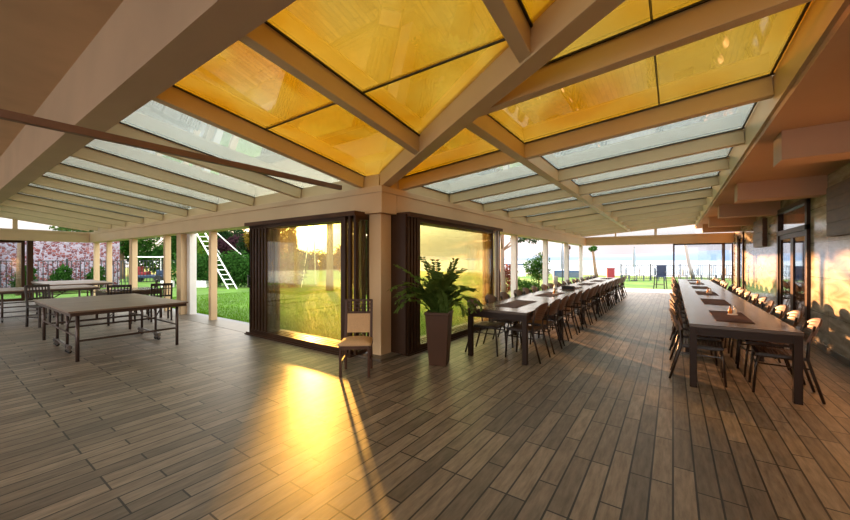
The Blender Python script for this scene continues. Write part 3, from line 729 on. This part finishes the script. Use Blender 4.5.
MB().bar((-.19, .18, .2), (-.188, -.205, .2), .018, .025).bar((.19, .18, .2), (.188, -.205, .2), .018, .025).build('stretcher', 'walnut', t)

# ------------------------------------------------------------------ potted plant (arching fronds with paired leaves)
pl = empty('potted_plant', 'large green potted plant with arching fronds in a tall tapered brown planter', 'plant', (-2.78, 4.33, 0), R(20))
def sq(a, z): return [(-a, -a, z), (a, -a, z), (a, a, z), (-a, a, z)]
pm = MB()
rings = [(.125, 0), (.17, .72), (.18, .72), (.18, .76), (.158, .76), (.152, .68)]
vs = []; fs = []
for a, z in rings: vs += sq(a, z)
for i in range(len(rings) - 1):
    for j in range(4): fs.append((i * 4 + j, i * 4 + (j + 1) % 4, (i + 1) * 4 + (j + 1) % 4, (i + 1) * 4 + j))
fs.append((3, 2, 1, 0)); fs.append(tuple(len(vs) - 4 + j for j in range(4)))
pm.add(vs, fs).build('planter', 'planter', pl, bevel=.006)
MB().box(-.153, -.153, .66, .153, .153, .70).build('soil', 'soil', pl)
prng = random.Random(5)
for k in range(46):
    az = prng.uniform(0, 2 * PI) if k > 6 else [2.6, 3.4, 1.0, -.1, .4, 3.0, 5.2][k]
    ln = prng.uniform(.68, 1.06); lean = prng.uniform(.3, 1.25) if k > 6 else [.35, .55, .25, .75, .45, .95, .6][k]
    b0 = Vector((prng.uniform(-.11, .11), prng.uniform(-.11, .11), .69)); d = Vector((math.cos(az), math.sin(az), 0))
    pts = []; n = 12; p = b0.copy(); ang = PI / 2 - lean * .35
    for i in range(n):
        pts.append(p.copy()); p = p + (d * math.cos(ang) + Vector((0, 0, 1)) * math.sin(ang)) * (ln / n); ang -= lean * (.11 + .016 * i)
    fr = MB().tube(pts, [.011 * (1 - i / n * .75) for i in range(n)], 5).build('stem', 'zz_leaf', pl, smooth=True)
    lf = MB(); sd = d.cross(Vector((0, 0, 1)))
    for i in range(3, n * 2 - 1):
        q = pts[min(i // 2, n - 1)].lerp(pts[min(i // 2 + 1, n - 1)], .5 * (i % 2)); q2 = pts[min(i // 2 + 1, n - 1)]
        tdir = (pts[min(i // 2 + 1, n - 1)] - pts[max(i // 2 - 1, 0)]).normalized()
        up = tdir.cross(sd).normalized()
        for s_ in (-1, 1):
            ld = (sd * s_ * .85 + tdir * .55 + up * prng.uniform(-.1, .45)).normalized()
            L_ = prng.uniform(.085, .125) * (1 - .35 * abs(i / (2 * n) - .4)); wv = tdir.cross(ld).cross(ld).normalized() * (L_ * .24)
            a0 = q; a1 = q + ld * L_ * .45 + wv; a2 = q + ld * L_; a3 = q + ld * L_ * .45 - wv; mid = q + ld * L_ * .5 - up * .004
            lf.add([a0, a1, a2, a3, mid], [(0, 1, 4), (1, 2, 4), (2, 3, 4), (3, 0, 4)])
    lf.build('leaves', 'zz_leaf', fr)

# ------------------------------------------------------------------ garden: foliage builders
def leafcloud(n, blobs, size, rnd, up=.3):
    """n leaf quads spread over ellipsoid blobs [(cx,cy,cz,rx,ry,rz)]"""
    r = np.random.RandomState(rnd)
    ws = np.array([b_[3] * b_[4] + b_[5] * b_[3] for b_ in blobs]); ws = ws / ws.sum()
    idx = r.choice(len(blobs), n, p=ws); B = np.array(blobs)[idx]
    d = r.normal(size=(n, 3)); d /= np.linalg.norm(d, axis=1)[:, None]
    rad = r.uniform(.35, 1.0, n) ** .5 * (1 + .12 * r.normal(size=n))
    c_ = B[:, :3] + d * rad[:, None] * B[:, 3:6]
    a = r.normal(size=(n, 3)); a /= np.linalg.norm(a, axis=1)[:, None]
    b2 = np.cross(a, r.normal(size=(n, 3))); b2 /= np.linalg.norm(b2, axis=1)[:, None]
    s_ = size * r.uniform(.6, 1.4, n)[:, None]
    V = np.stack([c_ - a * s_, c_ + b2 * s_ * .5, c_ + a * s_, c_ - b2 * s_ * .5], 1).reshape(-1, 3)
    mb = MB(); mb.v = [tuple(x) for x in V]; mb.f = [(4 * i, 4 * i + 1, 4 * i + 2, 4 * i + 3) for i in range(n)]
    return mb
def tree(label, x, y, blobs, tr_, n, size, leafm, seed, group=None, name='tree', lean=(0, 0), trm='trunk', gz=-.06):
    """blobs relative to the foot; tr_ = (height, radius)"""
    t = empty(name, label, 'shrub' if name == 'shrub' else 'tree', (x, y, gz), 0, group)
    h, r0 = tr_
    rr = random.Random(seed)
    if h:
        pts = [(lean[0] * i / 5 * h + rr.uniform(-.03, .03), lean[1] * i / 5 * h + rr.uniform(-.03, .03), h * i / 5) for i in range(6)]; pts[0] = (0, 0, 0)
        tm = MB().tube(pts, [r0 * (1.25 - .12 * i) for i in range(6)], 9)
        for b_ in blobs[:6]:
            tm.tube([pts[3], ((pts[3][0] + b_[0]) / 2, (pts[3][1] + b_[1]) / 2, (pts[3][2] + b_[2]) / 2 + .1), (b_[0], b_[1], b_[2])], [r0 * .5, r0 * .35, r0 * .15], 6)
        tm.build('trunk', trm, t, smooth=True)
    leafcloud(n, blobs, size, seed).build('foliage', leafm, t)
    return t
def cone_blobs(h, r_, n=7, z0=.3):
    return [(0, 0, z0 + (h - z0) * i / n, r_ * (1 - i / n) + .08, r_ * (1 - i / n) + .08, (h - z0) / n) for i in range(n)]

# hedge along the lawn
hd = MB(); 
hb = []
for i in range(13):
    f = .20 + i * .345 / 13; hb.append((-27.2 + 21.0 * f * .9, 6.9 + 13.6 * f * .72, .95, .75, .75, 1.0))
h = leafcloud(11000, hb, .085, 7).build('hedge', 'leaf_green')
tag(h, 'clipped green hedge running along the far side of the lawn', 'hedge')
# trees beyond
G = 'garden trees behind the hedge'
tree('tall broad green tree beyond the small buggy', -38, 15.5, [(0, 0, 4.2, 2.6, 2.6, 2.2), (2.2, -1.6, 3.4, 1.8, 1.8, 1.5), (-2, 1.6, 3.6, 2, 2, 1.7), (0, 0, 5.8, 1.8, 1.8, 1.4)], (4, .22), 9000, .15, 'leaf_green', 21, G)
tree('broad green tree seen through the leftmost window bays', -37, 9.5, [(0, 0, 4.0, 2.6, 2.4, 2.2), (-1, -2, 3.6, 1.9, 1.9, 1.6), (1.5, 1.6, 5, 1.8, 1.8, 1.5)], (4, .2), 8000, .15, 'leaf_green', 22, G)
tree('small bright yellow-green tree beyond the hedge, left of the wide post', -32.3, 13.3, [(0, 0, 2.7, .9, .9, .9), (.5, .5, 3.3, .7, .7, .7)], (2.3, .1), 3200, .09, 'leaf_light', 23, G)
tree('dark purple-leaved tree beyond the hedge', -30.5, 15.8, [(0, 0, 2.8, 1.2, 1.2, .9), (.6, .8, 3.3, .8, .8, .6), (-1.0, -1.1, 2.7, .8, .8, .7)], (2.4, .1), 4200, .09, 'leaf_purple', 24, G)
tree('green tree to the left of the dark purple tree', -33, 15.0, [(0, 0, 3.0, 1.5, 1.5, 1.3), (1, 1, 3.8, 1, 1, .9)], (2.6, .12), 4500, .1, 'leaf_dark', 29, G)
tree('young conifer with pointed top beyond the hedge', -23.9, 12.5, cone_blobs(3.2, .95), (1.2, .07), 5200, .07, 'leaf_dark', 25, G)
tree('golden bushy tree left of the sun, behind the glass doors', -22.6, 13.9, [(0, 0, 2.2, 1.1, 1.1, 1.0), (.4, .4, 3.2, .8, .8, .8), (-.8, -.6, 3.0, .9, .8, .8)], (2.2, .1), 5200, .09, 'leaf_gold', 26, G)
tree('narrow dark cypress left of the sun behind the glass doors', -17.9, 12.3, [(0, 0, .5 + .45 * i, .40 - .03 * i, .40 - .03 * i, .42) for i in range(7)], (.5, .08), 6500, .06, 'leaf_dark', 27, G)
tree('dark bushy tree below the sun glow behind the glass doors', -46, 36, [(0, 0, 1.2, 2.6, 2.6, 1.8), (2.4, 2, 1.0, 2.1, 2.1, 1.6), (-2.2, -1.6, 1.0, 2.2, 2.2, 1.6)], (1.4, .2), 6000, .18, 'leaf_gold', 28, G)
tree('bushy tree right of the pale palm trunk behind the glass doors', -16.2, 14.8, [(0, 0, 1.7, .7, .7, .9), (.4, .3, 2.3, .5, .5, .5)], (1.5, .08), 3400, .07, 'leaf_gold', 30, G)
tree('leafy tree further back, right of the golden tree', -32.4, 19.0, [(0, 0, 2.6, 1.5, 1.5, 1.2), (-1.6, -1.2, 3.1, 1.5, 1.5, 1.2), (-3.2, -2.6, 3.0, 1.6, 1.6, 1.3)], (2.4, .14), 7000, .12, 'leaf_green', 31, G)
tree('dense green tree added unseen behind the corner column to block the sun', -11.3, 11.45, [(0, 0, 1.6, .95, .95, 1.1), (0, 0, 2.6, .9, .9, .9), (.1, .1, .9, .9, .9, .7), (0, 0, 3.3, .6, .6, .6)], (2.4, .09), 9000, .075, 'leaf_dark', 33)  # hidden tree added to keep low sun off the floor past the column
tree('wide dark bushes on the horizon right of the sun glow behind the glass doors', -40, 36.5, [(0, 0, 1.3, 2.2, 2.2, 1.5), (2.6, 2, 1.0, 2.0, 2.0, 1.3), (-1.8, -1.4, 1.2, 1.8, 1.8, 1.3)], (1.4, .2), 5000, .16, 'leaf_gold', 34)
for i, (x, y, hh_) in enumerate(((-44, 3.5, 3.6), (-45, 9.5, 4.6), (-44, 14.6, 4.2), (-43, 19.0, 3.6), (-41, 22.6, 3.4), (-38.5, 25.5, 3.1))):
    tree('distant dark green tree on the left skyline, %s from the left' % ORD[i], x, y, [(0, 0, hh_ * .35, 2.6, 2.6, hh_ * .33), (.6, 1.2, hh_ * .62, 1.9, 1.9, hh_ * .3), (-.5, -1.4, hh_ * .6, 1.8, 1.8, hh_ * .28)], (hh_ * .5, .16), 3600, .17, 'leaf_dark' if i % 2 else 'leaf_green', 60 + i, 'distant trees on the left skyline')
# pale palm trunk
def palm(x, y, h, r0, label, fronds=14, fl=1.9, seed=1):
    t = empty('palm_tree', label, 'palm tree', (x, y, -.06)); rr = random.Random(seed)
    MB().tube([(0, 0, 0), (.02, 0, h * .3), (0, .03, h * .6), (0, 0, h)], [r0 * 1.2, r0, r0 * .95, r0 * .9], 12).build('trunk', 'pale_trunk', t, smooth=True)
    lf = MB()
    for k in range(fronds):
        a = 2 * PI * k / fronds + rr.uniform(-.2, .2); d = Vector((math.cos(a), math.sin(a), 0)); p = Vector((0, 0, h)); an = rr.uniform(.3, 1.1)
        sd = d.cross(Vector((0, 0, 1))); pts = []
        for i in range(12):
            pts.append(p.copy()); p = p + (d * math.cos(an) + Vector((0, 0, math.sin(an)))) * fl / 12; an -= .17
        lf.tube(pts, .012, 4)
        for i in range(1, 12):
            for s_ in (-1, 1):
                e1 = pts[i] + (sd * s_ + (pts[i] - pts[i - 1]).normalized() * .7).normalized() * .38 + Vector((0, 0, -.12))
                lf.add([pts[i] + Vector((0, 0, .01)), pts[i - 1], e1], [(0, 1, 2)])
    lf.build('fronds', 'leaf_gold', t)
    return t
palm(-14.34, 12.0, 4.6, .17, 'palm with thick pale trunk right of the sun, behind the glass doors', seed=3)
palm(-27.3, 16.2, 3.2, .13, 'short palm left of the sun behind the glass doors', seed=4)
# right garden
tree('small round-headed green tree behind the left-hand dining row', -5.35, 17.3, [(0, 0, 1.0, .55, .55, .45), (.1, .1, 1.5, .38, .38, .4), (-.25, -.2, 1.25, .42, .42, .38)], (.9, .04), 2600, .05, 'leaf_green', 41)
sh = tree('reddish-brown shrub outside the windows beside the folded glass doors', -5.5, 13.3, [(0, 0, .7, .5, .5, .5), (.2, .2, 1.1, .3, .3, .3), (-.3, -.1, .95, .3, .3, .3)], (0, 0), 2200, .05, 'leaf_red', 42, name='shrub')
tree('low green shrub between the reddish shrub and the round-headed tree', -5.6, 15.4, [(0, 0, .35, .5, .5, .35), (.3, .5, .3, .45, .5, .3)], (0, 0), 1800, .05, 'leaf_green', 43, name='shrub')
tree('tree with pale trunk and overhanging olive foliage outside the right windows', -5.3, 12.75, [(.25, 1.0, 2.42, .3, .45, .16), (-.1, .1, 3.3, 1.0, 1.0, .5), (.45, 1.9, 2.45, .3, .4, .2), (.1, -.6, 2.95, .6, .6, .35)], (3.2, .085), 2600, .055, 'leaf_dark', 44, trm='pale_trunk')
tree('slim leaning tree with a tuft of leaves on the shore', -5.4, 33.7, [(-.35, .2, 2.55, .35, .35, .25)], (2.5, .13), 500, .07, 'leaf_green', 45, lean=(-.14, .05))
# bushes in front of the rubble wall
for i, (y, lb) in enumerate(((3.1, 'green climbing bush before the rubble wall, leftmost of three'), (4.3, 'green climbing bush before the rubble wall, middle of three'), (5.55, 'green climbing bush before the rubble wall, rightmost of three'))):
    tree(lb, -24.3, y - .35, [(0, 0, .55, .35, .40, .5), (0, .1, 1.0, .25, .28, .3)], (0, 0), 1500, .06, 'leaf_green', 50 + i, name='shrub', group='bushes before the rubble wall')
struct(MB().box(-26.4, -8, -.1, -26, 6.6, 2.9).build('wall_garden', 'rubble'))
struct(MB().box(-26.8, -8, 2.9, -25.9, 6.9, 3.0).build('garden_wall_coping', 'roof_blue'))
# foreground blades on the lawn (uncountable)
r = np.random.RandomState(9); n = 42000
gx = r.uniform(-17, -4.2, n); gy = YG + .4 + (r.uniform(0, 1, n) ** 1.6) * 9
hgt = r.uniform(.03, .07, n); an = r.uniform(0, 2 * PI, n); wx = .006 * np.cos(an); wy = .006 * np.sin(an)
lx = r.normal(0, .015, n); ly = r.normal(0, .015, n)
V = np.stack([np.stack([gx - wx, gy - wy, np.full(n, -.05)], 1), np.stack([gx + wx, gy + wy, np.full(n, -.05)], 1), np.stack([gx + lx, gy + ly, hgt - .05], 1)], 1).reshape(-1, 3)
mb = MB(); mb.v = [tuple(x) for x in V]; mb.f = [(3 * i, 3 * i + 1, 3 * i + 2) for i in range(n)]
o = mb.build('grass', 'grass_blade'); tag(o, 'bright green grass blades on the lawn outside the windows', 'grass'); o['kind'] = 'stuff'

# railings
def railing(name, label, a, b_, h_, n, m='iron', z=-.05):
    t = empty(name, label, 'railing'); a = Vector(a); b_ = Vector(b_)
    mb = MB().bar((a.x, a.y, z + h_), (b_.x, b_.y, z + h_), .04, .04).bar((a.x, a.y, z + .12), (b_.x, b_.y, z + .12), .03, .03)
    mb.build('rail', m, t)
    mb = MB()
    for i in range(n + 1):
        p = a.lerp(b_, i / n); mb.box(p.x - .015, p.y - .015, z + .12, p.x + .015, p.y + .015, z + h_)
    mb.build('balusters', m, t)
    k = max(2, n // 16)
    for i in range(k + 1):
        p = a.lerp(b_, i / k); MB().box(p.x - .04, p.y - .04, z, p.x + .04, p.y + .04, z + h_ + .12).build('post', m, t)
railing('railing', 'dark iron railing on the shore beyond the far end of the dining wing', (-3.3, 31.2), (4.2, 36.4), 1.15, 64)
railing('railing', 'dark iron railing before the rubble wall at left', (-24.6, -1.0), (-24.6, 6.8), 1.5, 48)
railing('railing', 'thin dark railing behind the hedge near the small buggy', (-29.5, 7.2), (-24.5, 14.0), 1.5, 48)
# ladder mast (play frame) with thin poles
t = empty('climbing_frame', 'tall white climbing frame with a leaning ladder on the lawn', 'climbing frame', (-19.25, 9.6, -.05))
top = Vector((-2.6, -1.3, 4.6)); sdv = Vector((.55, .75, 0)) * .22
lad = MB().tube([sdv, top + sdv], .035, 8).tube([-sdv, top - sdv], .035, 8)
for k in range(1, 18): lad.tube([-sdv + (top) * k / 18, sdv + (top) * k / 18], .02, 6)
lad.build('ladder', 'white_paint', t)
for q in ((-1.2, 3.2, 0), (-4.5, 2.8, 0), (-5.4, .3, 0)):
    MB().tube([q, tuple(top)], .03, 8).build('leg', 'white_paint', t)
for q0, q1 in (((1.2, 3.4, 4.6), (-.3, 2.2, 2.2)), ((1.6, 3.0, 4.4), (.3, 1.5, 2.0))):
    pass
MB().tube([tuple(top), (1.4, 4.1, 4.5)], .04, 8).build('crossbar', 'white_paint', t)
for q in ((2.3, 2.6, 0), (.2, 5.2, 0)):
    MB().tube([q, (1.4, 4.1, 4.5)], .03, 8).build('leg', 'white_paint', t)
# low white wall stones
for i, (x, y) in enumerate(((-23.4, 8.05), (-22.6, 8.6), (-21.8, 9.15))):
    tag(MB().box(-.33, -.12, 0, .33, .12, .38).build('planter_box', 'white_paint', loc=(x, y, -.05), bevel=.02), '%s low white planter box from the left before the hedge' % ORD[i], 'planter', 'white planter boxes before the hedge')
    bpy.context.scene.collection.objects[-1].rotation_euler = (0, 0, R(35))
# buggy
t = empty('golf_buggy', 'small blue and red buggy with a white canopy beyond the hedge at left', 'vehicle', (-30.6, 9.4, -.05), R(55))
MB().box(-1.0, -.5, .28, 1.0, .5, .5).box(-1.0, -.5, .5, -.5, .5, .95).box(.55, -.5, .5, 1.0, .5, .85).build('body', 'blue_paint', t, bevel=.05)
MB().box(-.5, -.45, .5, 0, .45, .72).box(-.55, -.45, .72, -.42, .45, 1.1).build('seat', 'red_paint', t, bevel=.03)
MB().box(-1.05, -.6, 1.72, 1.05, .6, 1.8).build('canopy', 'white_paint', t, bevel=.03)
for sx in (-1, 1):
    for sy in (-1, 1):
        MB().tube([(sx * .85, sy * .48, .8), (sx * .85, sy * .5, 1.74)], .02, 6).build('post', 'white_paint', t)
        MB().tube([(sx * .68, sy * .42, .24), (sx * .68, sy * .56, .24)], .24, 16).build('wheel', 'rubber', t)
# curved dark lamp post
MBt = MB().tube([(0, 0, 0), (0, 0, 2.2), (.05, 0, 2.6), (.25, .05, 2.85), (.6, .1, 2.9)], [.07, .06, .055, .05, .05], 10).lathe([(.12, 2.80), (.14, 2.86), (.05, 2.93)], 12, (.62, .1, 0))
tag(MBt.build('garden_lamp', 'iron', loc=(-24.8, 6.9, -.05), smooth=True), 'dark garden lamp post with curved top outside the left windows', 'lamp post')
tag(MB().tube([(0, 0, 0), (.03, 0, 1.2), (-.02, .05, 2.8)], [.1, .08, .07], 9).build('bare_tree', 'trunk', loc=(-23.5, 2.5, -.05), smooth=True), 'thin dark bare tree at the left end window', 'tree')
tag(MB().tube([(0, 0, 0), (0, 0, 2.1)], .055, 8).lathe([(.11, 2.1), (.13, 2.2), (.1, 2.3)], 12).build('garden_lamp', 'iron', loc=(-4.45, 19.3, -.05)), 'slim dark garden lamp post between the far window posts', 'lamp post')
# white parasols in the distance
def parasol(loc, label, closed=False, m='white_paint'):
    t = empty('parasol', label, 'parasol', loc)
    MB().tube([(0, 0, 0), (0, 0, 2.5)], .03, 8).build('pole', 'iron', t)
    if closed: MB().lathe([(.07, 1.0), (.11, 1.3), (.08, 2.0), (.02, 2.55)], 10).build('canopy', m, t)
    else: MB().lathe([(1.35, 2.0), (1.36, 1.93), (.9, 2.2), (.04, 2.52)], 8).build('canopy', m, t)
    MB().lathe([(.22, 0), (.24, .05), (.05, .08)], 12).build('base', 'iron', t)
parasol((-64, 49, -1.2), 'white open parasol far behind the glass doors, left of the pale trunk')
parasol((-58, 55, -1.2), 'white open parasol far behind the glass doors, right of the pale trunk')
parasol((-2.35, 30.3, -.05), 'closed grey parasol on the lawn beyond the far opening', True, 'parasol_cloth')
parasol((-5.2, 21.2, -.05), 'closed grey parasol outside the far window bays', True, 'parasol_cloth')
# beach stall, blue tents, red box
t = empty('beach_stall', 'low beach stall with blue roof outside the right windows', 'stall', (-12.7, 33, -.3), R(20))
MB().box(-1.3, -.7, 1.3, 1.3, .7, 1.42).build('roof', 'blue_cloth', t); MB().box(-1.1, -.5, 0, 1.1, .5, .85).build('counter', 'white_paint', t)
for sx in (-1, 1):
    for sy in (-1, 1): MB().box(sx * 1.15 - .03, sy * .6 - .03, 0, sx * 1.15 + .03, sy * .6 + .03, 1.3).build('post', 'white_paint', t)
t = empty('beach_tent', 'dark blue beach tent behind the round-headed tree', 'tent', (-7.9, 33.8, -.3), R(20))
MB().prism([(-1.2, -.9), (1.2, -.9), (1.2, .9), (-1.2, .9)], 0, lambda x, y: .9 + .3 * (1 - abs(x))).build('canopy', 'blue_cloth', t)
MB().box(-1.0, -.91, .05, 1.0, -.9, .7).build('side_flap', 'grey_plastic', t)
t = empty('cool_box', 'red beach cabinet on the shore beyond the left-hand row', 'cabinet', (-4.4, 34.0, -.05), R(15))
MB().box(-.3, -.3, 0, .3, .3, .8).build('body', 'red_paint', t, bevel=.02); MB().box(-.32, -.32, .8, .32, .32, .87).build('lid', 'red_paint', t)
mb = MB().bar((-2.0, 34.6, .78), (-.2, 35.6, .78), .7, .05)
# terrace chairs on the shore
def garden_chair(first, loc, rz, label, m='grey_plastic'):
    t = empty('garden_chair', label, 'garden chair', loc, rz, 'grey garden chairs along the shore railing')
    MB().box(-.26, -.25, .40, .26, .25, .44).build('seat', m, t); MB().bar((-.0, -.26, .44), (0, -.34, .92), .5, .03, up=(1, 0, 0)).build('backrest', m, t)
    for sx in (-1, 1):
        MB().box(sx * .27 - .02, -.26, .60, sx * .27 + .02, .22, .63).build('armrest', m, t)
        for sy in (-1, 1): MB().box(sx * .24 - .02, sy * .22 - .02, 0, sx * .24 + .02, sy * .22 + .02, .41).build('leg', m, t)
for i in range(9):
    x = -2.9 + .88 * i; y = 30.2 + .61 * i
    garden_chair(None, (x, y, -.05), R(180 + 10 * math.sin(i * 2.1)), '%s grey garden chair from the left along the shore railing' % ORD[i])
t = empty('high_chair', 'tall dark blue garden chair on the paving outside the far opening', 'garden chair', (-.55, 22.6, -.03), R(170))
MB().box(-.22, -.25, .62, .22, .25, .67).build('seat', 'blue_paint', t); MB().box(-.22, -.28, .67, .22, -.25, 1.25).build('backrest', 'blue_paint', t)
for sx in (-1, 1):
    for sy in (-1, 1): MB().bar((sx * .24, sy * .3, 0), (sx * .2, sy * .22, .65), .04, .04).build('leg', 'iron', t)
    MB().box(sx * .22 - .02, -.26, .88, sx * .22 + .02, .22, .91).build('armrest', 'iron', t)
MB().box(-.22, .24, .22, .22, .27, .25).build('footrest', 'iron', t)
tag(MB().tube([(.0, 0, 0), (-.32, -.2, 1.4), (-.62, -.4, 3.4)], [.14, .11, .08], 9).build('bare_tree', 'pale_trunk', loc=(1.3, 34.0, -.05), smooth=True), 'leaning grey trunk seen through the glass door at the far end', 'tree')
